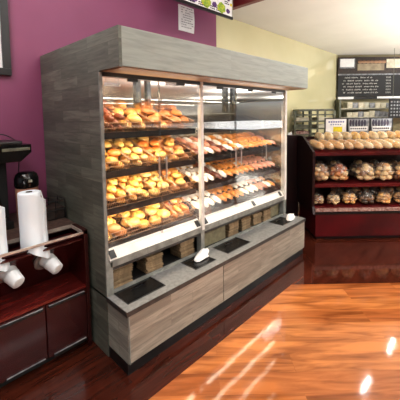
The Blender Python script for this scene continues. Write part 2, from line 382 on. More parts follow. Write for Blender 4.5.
# rails below the doors
for x0, x1 in ((.03,.885),(.925,2.27)):
    pr_ = MB().prism([(.03,.712),(.045,.712),(.01,.655),(-.012,.65)], 0, x0, x1).build('price_rail', M['white_rail'], case)
    for xx in ((x0+.005, x1-.05) if x0 < .1 else (x0+.005, 1.66, x1-.08)):
        MB().prism([(.024,.704),(.027,.704),(-.012,.662),(-.015,.662)], 0, xx, xx+.045).build('tag_holder', M['black'], pr_)
    MB().box(x0, x1, -.012, .03, .6, .648, bev=.003).build('lower_rail', M['grey_edge'], case)
    MB().box(x0, x1, -.006, .02, .4185, .432).build('cubby_lip', M['grey_edge'], case)
MB().box(.0, .022, -.012, -.0005, .64, HC-.004, bev=.002).build('door_post', M['grey_edge'], case)
MB().box(.0, .05, -.012, -.0005, .4185, .64, bev=.002).build('lower_post', M['grey_edge'], case)
MB().box(.892, .922, -.02, .02, .62, HC-.004, bev=.004).build('door_post', M['white_post'], case)
MB().box(.885, .926, -.012, .045, .4185, .62, bev=.004).build('lower_post', M['grey_edge'], case)
MB().box(2.276, 2.318, -.02, .03, .60, HC-.004, bev=.004).build('door_post', M['white_post'], case)
MB().box(2.268, 2.318, -.012, .045, .4185, .60, bev=.004).build('lower_post', M['grey_edge'], case)
MB().box(.02, .885, -.02, .03, HC-.03, HC-.004).build('door_track', M['black'], case)
MB().box(.926, 2.272, -.02, .03, HC-.03, HC-.004).build('door_track', M['black'], case)
MB().box(.05, 2.268, .023, .30, .4182, .4203).build('cubby_floor', M['black_matte'], case)
for x0, x1 in ((.93,1.28),(2.085,2.268)):
    MB().box(x0, x1, .05, .06, .421, .545, bev=.003).build('cubby_panel', M['panel_green'], case)
# glass doors
doors = [(.024,.467,.44),(.468,.884,.50),(.928,1.375,1.345),(1.377,1.823,1.42),(1.825,2.27,1.865)]
for i, (x0, x1, hx) in enumerate(doors):
    yd = -.012 if i % 2 else -.004
    g = MB().box(x0, x1, yd-.002, yd+.002, .715, HC-.03).build('glass_door', M['glass'], case)
    e = MB(); e.box(x0 if i%2 else x1-.004, x0+.004 if i%2 else x1, yd-.0025, yd+.0025, .715, HC-.03); e.build('glass_edge', M['acrylic'], g)
    h = MB(); h.box(hx-.006, hx+.006, yd-.03, yd-.022, 1.12, 1.29, bev=.003); h.box(hx-.005, hx+.005, yd-.024, yd-.002, 1.135, 1.15); h.box(hx-.005, hx+.005, yd-.024, yd-.002, 1.26, 1.275)
    h.build('handle', M['chrome'], g)
    k = MB(); k.box((x0+x1)/2-.04, (x0+x1)/2+.04, yd-.006, yd+.006, HC-.05, HC-.028); k.build('door_hanger', M['black'], g)

# sloping shelves
AL = math.radians(16); CA, SA = math.cos(AL), math.sin(AL)
ZS = [1.487, 1.227, .977, .743]
SECT = [(.022,.883),(.928,2.27)]
def slope(y0, z0): return Matrix.Translation((0, y0, z0+(y0-.06)*math.tan(AL))) @ Matrix.Rotation(AL, 4, 'X')
for si, (x0, x1) in enumerate(SECT):
    for ti, z in enumerate(ZS):
        if si == 1 and ti == 0:
            sh = MB()
            T = slope(.06, z-.025)
            for k in range(14): sh.box(x0, x1, k*.036, k*.036+.004, -.004, 0, T)
            for k in range(8): sh.box(x0+.004+k*(x1-x0-.012)/7, x0+.010+k*(x1-x0-.012)/7, 0, .48, -.010, -.004, T)
            o = sh.build('shelf', M['dark_wire'], case)
        else:
            o = MB().box(x0, x1, 0, .5, -.012, 0, slope(.06, z-.025)).build('shelf', M['black'], case)
        MB().box(x0, x1, .042, .058, z-.045, z-.001, bev=.003).build('front_rail', M['black_matte'], o)
        if ti < 3 and not (si == 1 and ti == 0):
            MB().box(x0+.02, x1-.02, .062, .07, z-.042, z-.036).build('led_strip', M['led'], o)

# ------------------------------------------------------------------ bread and pastry meshes
def bread_mesh(kind, seed, mat):
    m = MB(); sd = Vector((seed*3.1, seed*1.7, 0))
    def lump(a): return lambda p, q: q*(1 + a*noise.noise(p*1.6+sd))
    if kind == 'round':
        def fn(p, q):
            k = 1 + .07*noise.noise(p*1.7+sd)
            z = q.z if q.z > 0 else q.z*.55
            return Vector((q.x*k, q.y*k, z*k))
        m.blob(1, 1, .62, fn, 18, 10)
    elif kind == 'kaiser':
        def fn(p, q):
            a = math.atan2(p.y, p.x); rad = math.hypot(p.x, p.y)
            k = 1 + .05*noise.noise(p*1.7+sd)
            g = .12*abs(math.sin(2.5*a + 3*rad))*max(0, p.z)*rad*2
            z = (q.z if q.z > 0 else q.z*.55) + g - .06*max(0,p.z)
            return Vector((q.x*k, q.y*k, z))
        m.blob(1, 1, .6, fn, 30, 12)
    elif kind == 'oval':
        def fn(p, q):
            k = 1 + .07*noise.noise(p*1.5+sd)
            slit = -.10*math.exp(-(p.x/.16)**2)*max(0, p.z) if abs(p.y) < .7 else 0
            z = (q.z if q.z > 0 else q.z*.6)
            return Vector((q.x*k*(1-.18*p.y*p.y), q.y*k, z*k + slit))
        m.blob(.62, 1, .5, fn, 18, 12)
    elif kind == 'croissant':
        n = 15; pts = []; rad = []
        for i in range(n):
            t = i/(n-1)*2-1; a = t*1.15
            pts.append((math.sin(a)*.95*(1-.08*abs(t)), (1-math.cos(a))*.8-.25, 0))
            rad.append(max(.05, .36*(1-abs(t)**1.7)*(1+.16*math.cos(t*15))+.05))
        m.tube(pts, rad, 12)
        for v in m.bm.verts:
            v.co.z = max(v.co.z, -.26)
    elif kind == 'log':                        # crisp twisted stick
        def fn(p, q):
            k = 1 + .12*math.sin(p.y*9 + math.atan2(p.z, p.x)*2) + .06*noise.noise(p*2+sd)
            return Vector((q.x*k, q.y, q.z*k))
        m.blob(.42, 1, .4, fn, 16, 16)
    me = m.mesh(kind+'_bread', M[mat], True); return me
def johns_mesh(seed):
    m = MB(); sd = Vector((seed*2.3, 0, 0))
    def fn(p, q):
        e = (abs(p.y)**.7)*math.copysign(1, p.y)
        w = (1-p.y**4*.35)
        z = q.z if q.z > 0 else q.z*.6
        k = 1 + .06*noise.noise(p*2+sd)
        return Vector((q.x*w*k, e*q.y/abs(1) if p.y else 0, z*k))
    m.blob(.44, 1, .42, fn, 16, 12)
    return m.mesh('long_john_dough', M['golden'], True)
def icing_mesh(seed, mat):
    m = MB(); sd = Vector((seed*2.3, 0, 0))
    def fn(u, v):
        a = (u-.5)*2.0*1.15; t = (v*2-1)*.97
        e = (abs(t)**.7)*math.copysign(1, t) if t else 0
        rr_ = math.sqrt(max(0, 1-t*t)); k = 1 + .06*noise.noise(Vector((math.sin(a)*rr_, t, math.cos(a)*rr_))*2+sd)
        drip = 1 + .05*noise.noise(Vector((u*5, v*8, seed)))
        return Vector((math.sin(a)*rr_*.455*k*(1-t**4*.35), e, math.cos(a*drip)*rr_*.44*k+.02))
    m.grid(10, 14, fn)
    return m.mesh('icing', M[mat], True)
BREAD = {}
def bread(kind, mat):
    key = (kind, mat)
    if key not in BREAD: BREAD[key] = [bread_mesh(kind, s+1, mat) for s in range(3)]
    return R.choice(BREAD[key])
JOHN = [johns_mesh(s) for s in range(3)]; ICING = {}
def icing(s, mat):
    if (s, mat) not in ICING: ICING[(s, mat)] = icing_mesh(s, mat)
    return ICING[(s, mat)]

# ------------------------------------------------------------------ baskets of bread (left section)
TIER = ['top', 'second', 'third', 'bottom']
COLW = [(.024,.246),(.250,.454),(.458,.662),(.666,.878)]
POS = ['far left', 'left centre', 'right centre', 'far right']
def basket_meshes(w):
    b = MB()
    dpt, hf, hb = .46, .085, .11
    def wires(p, q, n, r=.001):
        for k in range(n+1):
            t = k/n; a = Vector(p[0]).lerp(Vector(p[1]), t); c = Vector(q[0]).lerp(Vector(q[1]), t); b.bar(a, c, r*2)
    # front
    wires(((0,0,.004),(w,0,.004)), ((0,-.02,hf),(w,-.02,hf)), int(w/.018), .0017)
    for z, y in ((.004,0),(.045,-.01),(hf,-.02)): b.bar((0,y,z),(w,y,z), .0036)
    # sides, back, floor
    for x in (0, w):
        wires(((x,0,.004),(x,dpt,.004)), ((x,-.02,hf),(x,dpt,hb)), 14)
        for z0, z1 in ((.004,.004),(hf,hb)): b.bar((x,-.02*z0/hf,z0),(x,dpt,z1), .0055)
    wires(((0,dpt,.004),(w,dpt,.004)), ((0,dpt,hb),(w,dpt,hb)), int(w/.02)); b.bar((0,dpt,hb),(w,dpt,hb), .004)
    wires(((0,0,.003),(0,dpt,.003)), ((w,0,.003),(w,dpt,.003)), 14)
    return b.mesh('wire_basket', M['wire'])
BM_ = [basket_meshes(x1-x0-.006) for x0, x1 in COLW]
# kind, material(s), half-size, description
FILL = [
 [('log',['redbrown','redbrown','brown'],.058,'reddish stick roll'), ('oval',['golden','yellow'],.078,'big oval loaf'), ('round',['golden','crispy','golden'],.062,'golden loaf'), ('oval',['brown','crispy'],.066,'brown oval roll')],
 [('round',['orange','golden','yellow'],.05,'orange bun'), ('oval',['yellow','pale'],.058,'finger roll'), ('round',['yellow','golden','orange'],.05,'dinner roll'), ('round',['golden','brown'],.048,'brown bun')],
 [('oval',['golden','yellow','golden'],.058,'yellow roll'), ('oval',['yellow','yellow','golden'],.058,'yellow roll'), ('kaiser',['pale','yellow'],.05,'pale kaiser'), ('round',['brown','golden'],.048,'toasted roll')],
 [('round',['golden','brown','yellow'],.052,'golden roll'), ('kaiser',['yellow','golden'],.055,'yellow kaiser'), ('kaiser',['golden','yellow'],.055,'golden kaiser'), ('log',['orange','redbrown','golden'],.058,'orange stick roll')],
]
BORD = ['first','second','third','fourth']
ROWN = ['front row', 'second row', 'third row', 'back row', 'rear row']
NAMEK = {'round':'round_roll','kaiser':'kaiser_roll','oval':'oval_roll','log':'stick_roll','croissant':'croissant'}
def put_slope(me, name, x, s, h, ti, scl, rz, label, cat, group, dz=0):
    T = slope(.09, ZS[ti]-.025)
    o = link(name, me); p = T @ Vector((x, s, h))
    o.matrix_world = Matrix.Translation(p) @ Matrix.Rotation(AL, 4, 'X') @ Matrix.Rotation(rz, 4, 'Z') @ Matrix.Diagonal((*scl, 1))
    return tag(o, label, cat, group)
for ti in range(4):
    for ci, (x0, x1) in enumerate(COLW):
        kind, mats, r, desc = FILL[ti][ci]
        b = link('wire_basket', BM_[ci]); b.matrix_world = Matrix.Translation((x0+.003,0,0)) @ slope(.09, ZS[ti]-.024)
        tag(b, 'wire bread basket, %s from the plank side on the %s roll shelf' % (BORD[ci], TIER[ti]), 'basket', 'wire bread baskets on the roll shelves')
        w = x1-x0
        a = r*(1 if kind in ('round','kaiser') else .64 if kind == 'oval' else .48); bb_ = r*1.02
        up = {'round':.62,'kaiser':.62,'oval':.5,'log':.42}[kind]*r; dn = {'round':.34,'kaiser':.33,'oval':.3,'log':.4}[kind]*r; ch = (up+dn)/2*.97
        ex = .005 if kind == 'log' else 0
        items = []; ymin, ymax = bb_*.94+.002, .455-bb_
        while len(items) < 46:
            best = None
            for _ in range(150):
                x = R.choice((a+.003+ex, w-a-.003-ex, R.uniform(a+.003+ex, w-a-.003-ex))); y = ymin if R.random() < .12 else R.uniform(ymin, ymax); h = ch
                for X, Y, Hh in items:
                    d2 = ((x-X)/(2*a))**2 + ((y-Y)/(2*bb_))**2
                    if d2 < 1: h = max(h, Hh + 2*ch*math.sqrt(1-d2))
                lim = .10 + .055*min(1, y/.28) + (.02 if ti == 0 else 0)
                if h+ch > lim: continue
                sc_ = h + y*.22 + R.random()*.004
                if best is None or sc_ < best[0]: best = (sc_, x, y, h)
            if best is None: break
            items.append(best[1:])
        cnt = {}
        items.sort(key=lambda t: (t[1], t[0]))
        for k, (x, y, h) in enumerate(items):
            rown = ROWN[min(3, int((y-ymin)/(ymax-ymin+1e-6)*4))]
            lay = 'low' if h < ch*1.2 else 'midway' if h < ch*2.6 else 'on top'
            cnt[(rown, lay)] = cnt.get((rown, lay), -1) + 1; along = ORD[cnt[(rown, lay)]]
            put_slope(bread(kind, R.choice(mats)), NAMEK[kind], x0+x, y, h-ch+dn+.006, ti, (r*.95,r*.95,r*.96), R.uniform(-.12,.12) if kind in('oval','log') else R.uniform(0,6),
                  '%s %s, %s %s, %s basket from planks, %s roll shelf' % (desc, lay, rown, along, BORD[ci], TIER[ti]), 'bread', 'rolls in basket %d from the plank side on the %s roll shelf' % (ci+1, TIER[ti]))

# ------------------------------------------------------------------ pastry trays (right section)
TRX = [(.935,1.195),(1.205,1.465),(1.475,1.735),(1.745,2.0),(2.01,2.262)]
TPOS = ['first', 'second', 'third', 'fourth', 'fifth']
tb = MB(); tw = .258
tb.box(0,tw,0,.47,0,.003); tb.box(0,tw,0,.003,0,.014); tb.box(0,tw,.467,.47,0,.014); tb.box(0,.003,0,.47,0,.014); tb.box(tw-.003,tw,0,.47,0,.014)
TRM = tb.mesh('pastry_tray', M['black'])
TF = {1:[['ice_choc','ice_pink','ice_white'],['ice_pink','ice_choc','ice_white'],['ice_gold','ice_white','ice_gold'],['ice_gold','ice_gold','ice_gold'],['ice_gold','ice_gold','ice_pink']],
      2:[['ice_white','ice_white','ice_white'],['ice_choc','ice_white','ice_gold'],['ice_gold','ice_gold','ice_gold'],['ice_gold','ice_pink','ice_pink'],['ice_pink','ice_pink','ice_pink']],
      3:[['ice_white','ice_white','ice_white'],['ice_white','ice_gold','ice_gold'],['ice_gold','ice_gold','ice_white'],['ice_white','ice_white','ice_pink'],['ice_pink','ice_white','ice_gold']]}
INAME = {'ice_white':'white iced','ice_pink':'pink glazed','ice_choc':'chocolate iced','ice_gold':'golden glazed'}
for ti in (1,2,3):
    for ci, (x0, x1) in enumerate(TRX):
        o = link('pastry_tray', TRM); o.matrix_world = Matrix.Translation((x0,0,0)) @ slope(.075, ZS[ti]-.024)
        tag(o, 'black pastry tray, %s from the middle post on the %s pastry shelf' % (TPOS[ci], TIER[ti]), 'tray', 'pastry trays on the pastry shelves')
        for c in range(3):
            im = TF[ti][ci][c]
            for row in range(3):
                s = R.choice((0,1,2)); x = x0+.043+c*.086; y = .081+row*.147
                T = slope(.075, ZS[ti]-.020)
                rz = R.uniform(-.16,.16)
                mtx = Matrix.Translation(T @ Vector((x, y, .026))) @ Matrix.Rotation(AL, 4, 'X') @ Matrix.Rotation(rz, 4, 'Z') @ Matrix.Diagonal((.088*R.uniform(.95,1.02),.0715,.082*R.uniform(.9,1.15),1))
                d = link('long_john', JOHN[s]); d.matrix_world = mtx
                tag(d, '%s long john, %s line, %s, %s tray from middle post, %s pastry shelf' % (INAME[im], ORD[c], ROWN[row], TPOS[ci], TIER[ti]), 'pastry', 'pastries in the %s tray of the %s pastry shelf' % (TPOS[ci], TIER[ti]))
                link('icing', icing(s, im), d)

# ------------------------------------------------------------------ paper bag stacks and tissues on the ledge
bg = MB(); bg.box(-.075,.075,-.07,.07,0,.0145, bev=.005); bg.box(-.076,.076,-.074,-.066,.004,.010); BAG = bg.mesh('paper_bag', M['bag'])
STK = [(.15,9,'first'),(.427,8,'second'),(.765,9,'third'),(1.388,9,'fourth'),(1.597,9,'fifth'),(1.797,8,'sixth'),(1.99,8,'seventh')]
for xs, n, nm in STK:
    for k in range(n):
        o = link('paper_bag', BAG, loc=(xs+R.uniform(-.006,.006), *[.105+R.uniform(-.006,.006)], .4225+k*.0152), rot=(0,0,R.uniform(-.08,.08)))
        where = 'bottom' if k == 0 else 'topmost' if k == n-1 else ORD[k]+' up'
        tag(o, 'brown paper bag, %s of the %s stack along the slot from the plank side' % (where, nm), 'paper bag', 'paper bags in the %s stack' % nm)
for i, (x, y, lab) in enumerate(((.825,-.07,'crumpled white tissue sheet poking from the ledge well beside the middle post'), (2.19,-.14,'white tissue sheet poking from the ledge well at the end by the red shelf case'))):
    def fn(p, q):
        k = 1+.30*noise.noise(p*1.8+Vector((i*4,2,0)))+.12*noise.noise(p*5)
        return Vector((q.x*k, q.y*k*(.6+.4*(p.x+1)/2), max(-.004, q.z*k*(.45+.75*(p.x+1)/2))))
    m = MB().blob(.095, .055, .055, fn, 26, 16)
    o = m.build('deli_tissue', M['tissue'], None, True, (x,y,.4285), (0,0,.3))
    tag(o, lab, 'tissue', 'tissue sheets on the ledge')

# ------------------------------------------------------------------ beverage cabinet at the left
CB = thing('beverage_cabinet', 'dark cherry wood drink counter with recessed cup dispensers and two lower doors', 'cabinet', (-.5,.5,0))
def cab(mb, name, mat, parent=CB, smooth=False):
    o = mb.build(name, mat, parent, smooth); 
    if parent is CB: o.location = (.5,-.5,0)
    return o
XL = -1.3
cab(MB().box(-.046,-.022,.186,.98,.0,.826, bev=.002), 'end_panel', M['cherry'])
cab(MB().box(XL,-.046,.21,.98,.06,.425), 'carcass', M['cherry_dark'])
cab(MB().box(XL,-.046,.25,.9,0,.06), 'kick_plate', M['black_matte'])
cab(MB().box(XL,-.046,.19,.47,.425,.442, bev=.002), 'step', M['cherry_top'])
cab(MB().prism([(.205,.79),(.225,.80),(.485,.442),(.46,.442)], 0, XL, -.046), 'dispenser_panel', M['cherry'])
ct = cab(MB().box(XL,-.022,.36,.98,.80,.83, bev=.003), 'countertop', M['counter_brown'])
cab(MB().box(-.06,-.022,.186,.36,.80,.829), 'countertop_end', M['cherry'])
tr = cab(MB().box(XL,-.06,.19,.36,.765,.772), 'trough', M['cherry_dark'])
t2 = MB(); t2.box(XL,-.055,.176,.188,.808,.822,bev=.002); t2.box(XL,-.055,.352,.36,.81,.833); t2.box(-.064,-.058,.19,.36,.81,.831); t2.build('trough_rim', M['trim_metal'], tr)
for x0, x1 in ((-.308,-.05),(-.575,-.316),(-.84,-.583)):
    d = cab(MB().box(x0,x1,.188,.208,.07,.418, bev=.002), 'door', M['cherry'])
    MB().box(x0+.012,x1-.012,.178,.189,.394,.41, bev=.003).build('handle', M['black_matte'], d)
    MB().box(x0+.014,x1-.014,.1775,.186,.409,.4115).build('handle_edge', M['greybox'], d)
    MB().box(x0+.03,x1-.012,.176,.189,.064,.08, bev=.003).build('bottom_pull', M['black_matte'], d)
    MB().box(x0+.032,x1-.014,.1755,.186,.0795,.0815).build('pull_edge', M['greybox'], d)
# dispensers: rings on the slanted panel
pn_ = Vector((0,-.809,-.588)).normalized()
for k, (cx, lab) in enumerate(((-.26,'r'),(-.485,'l'))):
    c = Vector((cx,.295,.672))
    rot = Vector((0,0,1)).rotation_difference(Vector((.28,-.86,-.42)).normalized()).to_matrix().to_4x4()
    Tm = Matrix.Translation(c) @ rot
    rg = MB().lathe([(.052,-.03),(.074,-.015),(.082,.0),(.076,.012),(.058,.008),(.052,-.02)], 28, Tm, False, False).build('cup_dispenser', M['ring'], CB, True); rg.location = (.5,-.5,0)
    cu = MB().lathe([(.048,-.02),(.048,.0),(.051,.004),(.051,.012),(.0475,.015),(.045,.05),(.0465,.052),(.0445,.056),(.038,.118),(.035,.122),(.02,.1225),(.0,.1225)], 28, None, True, False)
    o = cu.build('paper_cup', M['cup'], None, True); o.matrix_world = Tm @ Matrix.Rotation(.0,4,'X')
    tag(o, 'white paper cup in the round dispenser %s' % ('closer to the grey plank cabinet' if k == 0 else 'at the photo edge'), 'cup', 'cups in the cabinet dispensers')
# paper towel rolls standing in the trough
for k, x in enumerate((-.345,-.575)):
    t = thing('paper_towel_roll', ['white paper towel roll with loose sheet, standing whole in front of the canister','white paper towel roll cut off by the edge of the photo'][k], 'paper towel', (x,.272,.773), group='paper towel rolls on the cabinet')
    MB().lathe([(.02,.0),(.062,.0),(.064,.004),(.064,.355),(.060,.36),(.021,.36),(.02,.355)], 32, None, True, True).build('roll', M['towel'], t, True)
    MB().lathe([(.019,.355),(.019,.3615),(.017,.3615),(.017,.35)], 20).build('core', M['core'], t, True)
    sh = MB()
    def fn(u, v):
        a = math.radians(-170) + min(u,.7)/.7*math.radians(135)
        p = Vector((.066*math.cos(a), .066*math.sin(a), 0))
        if u > .7:
            e = (u-.7)/.3; p += Vector((.042*e, -.006*e+.045*e*e, 0))
        z1 = .352 - (.06*max(0,(u-.35)/.65)**1.2); z0 = .002-.066*max(0,min(1,(u-.25)/.5))
        if p.y > -.10 and z0 < .03: p.y -= .034*max(0, 1-v*2.2)*min(1,(u-.1)/.3 if u>.1 else 0)
        p.z = z0+(z1-z0)*v; return p
    sh.grid(24, 10, fn); sh.build('loose_sheet', M['towel'], t, True)
# coffee brewer on the counter
cf = thing('coffee_brewer', 'black coffee brewer on the drink counter against the purple wall', 'coffee machine', (-.43,.70,.831))
m = MB(); m.box(-.17,.07,-.13,.16,0,.05,bev=.008); m.build('base', M['black'], cf)
m = MB(); m.box(-.17,.07,-.02,.16,.05,.47,bev=.01); m.build('column', M['black_matte'], cf)
m = MB(); m.prism([(-.17,.46),(-.17,.575),(.20,.575),(.20,.52),(.13,.46)], 1, -.14, .15); hd = m.build('brew_head', M['black_gloss'], cf)
m = MB(); m.box(.02,.19,-.148,-.139,.535,.555,bev=.002); m.build('control_strip', M['steel'], hd)
m = MB(); m.box(-.16,.15,-.13,.14,.575,.60,bev=.01); m.build('lid', M['black'], hd)
m = MB(); m.lathe([(.05,0),(.062,.02),(.066,.12),(.05,.18),(.052,.2),(.0,.2)], 22, Matrix.Translation((-.05,-.075,.052))); m.build('carafe', M['black_gloss'], cf, True)
m = MB(); m.tube([(-.03+.22*t, .17, .585+.055*math.sin(math.pi*t)) for t in [i/12 for i in range(13)]]+[(.215,.19,.5),(.20,.20,.3)], .004, 8); m.build('power_cord', M['black'], cf, True)
# brown canister with black pump lid
cn = thing('coffee_canister', 'brown wrapped canister with glossy black lid behind the paper towel roll', 'canister', (-.255,.62,.831))
m = MB(); m.lathe([(.0,0),(.068,0),(.07,.004),(.074,.26),(.07,.265),(0,.265)], 30); m.build('body', M['kraft_wrap'], cn, True)
m = MB(); m.lathe([(.0,.266),(.072,.266),(.078,.275),(.078,.33),(.068,.36),(.05,.375),(.02,.38),(0,.38)], 30); ld_ = m.build('lid', M['black_gloss'], cn, True)
m = MB(); m.tube([(-.03,-.06,.32),(-.045,-.1,.315),(-.045,-.115,.29)], [.018,.016,.012], 12); m.build('spout', M['black_gloss'], ld_, True)
m = MB(); m.box(-.012,.012,-.086,-.078,.31,.328,bev=.002); m.build('button', M['steel_light'], ld_)
# straw and wire caddy
m = MB(); m.tube([(-.16,.5,1.03),(-.11,.54,1.005)], .004, 8); 
sk = thing('straw_dispenser', 'dark wire caddy of straws on the brown counter beside the canister', 'caddy', (-.088,.62,.831))
m = MB(); W_, Dp, Hh = .07, .07, .14
for z in (0.004,.07,Hh):
    m.bar((-W_,-Dp,z),(W_,-Dp,z),.005); m.bar((-W_,Dp,z),(W_,Dp,z),.005); m.bar((-W_,-Dp,z),(-W_,Dp,z),.005); m.bar((W_,-Dp,z),(W_,Dp,z),.005)
for t_ in (-1,0,1):
    for y in (-Dp,Dp): m.bar((W_*t_,y,.0),(W_*t_,y,Hh),.005)
for t_ in range(7): m.bar((-W_,-Dp+t_*Dp/3,.004),(W_,-Dp+t_*Dp/3,.004),.005)
m.build('wire_frame', M['black'], sk)
m = MB(); m.box(-.064,.064,-.064,.064,.007,.085); m.build('liner', M['dark_brown_photo'], sk)
st = MB().tube([(-.035,-.02,.02),(-.095,-.05,.235)], .0045, 8).build('drinking_straw', M['white'], None, True, (-.06,.62,.9))
tag(st, 'white drinking straw leaning up out of the dark wire caddy', 'straw')
st.location = (-.088,.62,.831)

# ------------------------------------------------------------------ on the purple wall
pf = thing('framed_poster', 'black framed white poster on the purple wall above the coffee brewer', 'picture', (-.58,YW,1.9))
m = MB(); m.box(-.38,.36,-.035,-.001,.02,.075,bev=.004); m.box(-.38,.36,-.035,-.001,.88,.935,bev=.004); m.box(-.38,-.325,-.035,-.001,.075,.88,bev=.004); m.box(.305,.36,-.035,-.001,.075,.88,bev=.004); m.build('frame', M['black'], pf)
m = MB(); m.box(-.33,.31,-.012,-.003,.07,.89); m.build('poster', M['white'], pf)
pp = MB()
pp.grid(6, 8, lambda u,v: Vector((-.13+.26*u, -.004-.012*math.sin(math.pi*v)*u-.004*math.sin(u*5), .30*v)))
po = pp.build('paper_sign', M['white'], None, True, (1.695,YW,2.605)); tag(po, 'white printed paper notice taped to the purple wall under the menu sign', 'paper')
ink = MB()
for k in range(9):
    z = .27-.028*k; x = -.1
    while x < .09:
        w = R.uniform(.012,.035)
        if R.random() < .75: ink.box(x, x+w, -.0235, -.022, z-.005, z+.003)
        x += w+.008
ink.build('print', M['grey_ink'], po)
ms = thing('hanging_menu_sign', 'hanging white menu sign with yellow green pictures and black bottom rail', 'sign', (1.65,.6,2.745))
MB().box(-.55,.45,-.012,.012,.0,.03,bev=.003).build('bottom_rail', M['black'], ms)
MB().box(-.47,.44,-.006,.006,.03,.75).build('menu_board', M['white'], ms)
MB().box(.435,.45,-.01,.01,.03,.75).build('side_rail', M['steel_light'], ms)
for x in (-.35,.35): MB().tube([(x,0,.75),(x,0,.953)], .004, 8).build('hanger', M['black'], ms)
for nm, mt, lst in (('picture', 'lime_ink', [(-.02,.10,.14),(.24,.09,.13),(.0,.28,.14),(.24,.28,.13)]), ('picture', 'purple_ink', [(-.22,.10,.12),(.12,.10,.07),(.36,.08,.06),(-.2,.3,.12),(.13,.22,.07),(.37,.22,.05)])):
    for x, z, r in lst:
        m = MB(); m.blob(r*.55, .0025, r*.42, lambda p,q: q*(1+.3*noise.noise(p*2.5+Vector((x*9,z*7,0)))), 18, 10, (x,-.0075,z)); m.build(nm, M[mt], ms, True)
m = MB()
for k, x0 in enumerate((-.42,-.30,-.14,-.05,.05,.15,.3)):
    for r in range(2):
        x = x0
        for j in range(3):
            w = R.uniform(.012,.03); z = .045+r*.022+(.11 if k%3==0 else 0); m.box(x, x+w, -.0085, -.0062, z, z+.012); x += w+.008
m.build('lettering', M['dark_ink'], ms)
m = MB()
for x, z in ((-.09,.06),(.17,.055),(.40,.15)): m.box(x,x+.05,-.0085,-.0062,z,z+.03)
m.build('price_patch', M['yellow_ink'], ms)

# ------------------------------------------------------------------ shelf case of bagged bread (turned 45 degrees)
fc = thing('bread_shelf_case', 'dark red bakery shelf case filled with bagged bread, below the price cards', 'shelf case', WN(2.1,1.88,0), RW)
WR = 1.75
def part(mb, name, mat, parent, smooth=False): return mb.build(name, mat, parent, smooth)
part(MB().box(.0,WR,0,.62,.04,.33,bev=.004), 'base', M['redcase'], fc)
part(MB().box(.03,WR,.04,.6,0,.04), 'kick_plate', M['black_matte'], fc)
part(MB().box(-.01,WR,-.012,.0,.33,.35), 'base_trim', M['black'], fc)
part(MB().box(0,WR,.0,.06,.36,.40), 'front_tray', M['pinktray'], fc)
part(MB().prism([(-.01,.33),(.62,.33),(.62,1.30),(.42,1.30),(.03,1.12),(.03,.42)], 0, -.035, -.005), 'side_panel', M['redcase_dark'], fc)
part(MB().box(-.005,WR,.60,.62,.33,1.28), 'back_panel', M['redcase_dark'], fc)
part(MB().box(-.005,WR,.03,.60,.395,.412), 'shelf', M['redcase'], fc)
part(MB().box(-.005,WR,.04,.60,.665,.705,bev=.003), 'shelf', M['redcase'], fc)
part(MB().prism([(.03,1.07),(.03,1.105),(.60,1.235),(.60,1.2)], 0, -.005, WR), 'shelf', M['redcase'], fc)
# bagged loaves
def loaf_mesh(l, r, seed, mat, sq=.85):
    m = MB(); sd = Vector((seed*1.9,seed,0))
    def fn(p, q):
        k = 1+.10*noise.noise(p*2.2+sd); e = (abs(p.y)**.6)*math.copysign(1,p.y) if p.y else 0
        return Vector((q.x*k, e*l, (q.z if q.z > 0 else q.z*.7)*k))
    m.blob(r, l, r*sq, fn, 16, 12); return m.mesh('loaf', M[mat], True)
def wrap_mesh(l, r, seed, sq=.85):
    m = MB(); sd = Vector((seed*1.9,seed,0))
    def fn(p, q):
        k = 1.12+.12*noise.noise(p*3.3+sd); e = (abs(p.y)**.6)*math.copysign(1,p.y) if p.y else 0
        z = (q.z if q.z > 0 else q.z*.72)*k
        v = Vector((q.x*k, e*l*1.08, z))
        if p.y > .93: v.x *= .4; v.z *= .4; v.y += .03
        return v
    m.blob(r, l, r*sq, fn, 18, 14); return m.mesh('plastic_wrap', M['wrap'], True)
WRAPS = [wrap_mesh(.144,.0485,s,1.1) for s in range(4)]; LOAF = {mt:[loaf_mesh(.14,.0475,s,mt,1.1) for s in range(2)] for mt in ('loaf_pale','loaf','loaf_dark','loaf_yellow','loaf_black')}
SLP = math.atan2(.13,.57)
def shelf_thing(w, n, z): return (WN(w, n, z))
nl = 12
for i in range(nl):
    w = 2.168+i*.124; 
    mt = 'loaf' if i in (0,1,3) else R.choice(('loaf_pale','loaf_pale','loaf_yellow','loaf'))
    o = link('bread_bag', R.choice(LOAF[mt]))
    T0 = Matrix.Translation(WN(w, 1.88+.185, 1.105+.155*.228+.054)) @ Matrix.Rotation(-math.pi/4+.3+R.uniform(-.09,.09), 4, 'Z') @ Matrix.Rotation(SLP, 4, 'X')
    o.matrix_world = T0
    tag(o, 'pale bagged loaf, %s along from the black side, front row of the red case top' % ORD[i], 'bread', 'bagged loaves on the top shelf')
    link('plastic_wrap', R.choice(WRAPS), o)
    if i:
        o = link('bread_bag', R.choice(LOAF[R.choice(('loaf_pale','loaf_yellow','loaf_pale'))]))
        o.matrix_world = Matrix.Translation(WN(w+.03, 1.88+.475, 1.105+.445*.228+.068)) @ Matrix.Rotation(-math.pi/4+.22+R.uniform(-.08,.08), 4, 'Z') @ Matrix.Rotation(SLP, 4, 'X') @ Matrix.Diagonal((1,.62,1.3,1))
        tag(o, 'pale bagged loaf, %s along from the black side, rear row of the red case top' % ORD[i-1], 'bread', 'bagged loaves on the top shelf')
        link('plastic_wrap', R.choice(WRAPS), o)
RB = {mt:[MB().blob(.05,.055,.042, (lambda s: (lambda p,q: q*(1+.12*noise.noise(p*2+Vector((s*3,0,0))))))(s), 14, 10).mesh('bagged_roll', M[mt], True) for s in range(2)] for mt in ('loaf','loaf_dark','loaf_pale','redbrown','loaf_yellow','loaf_black','brown')}
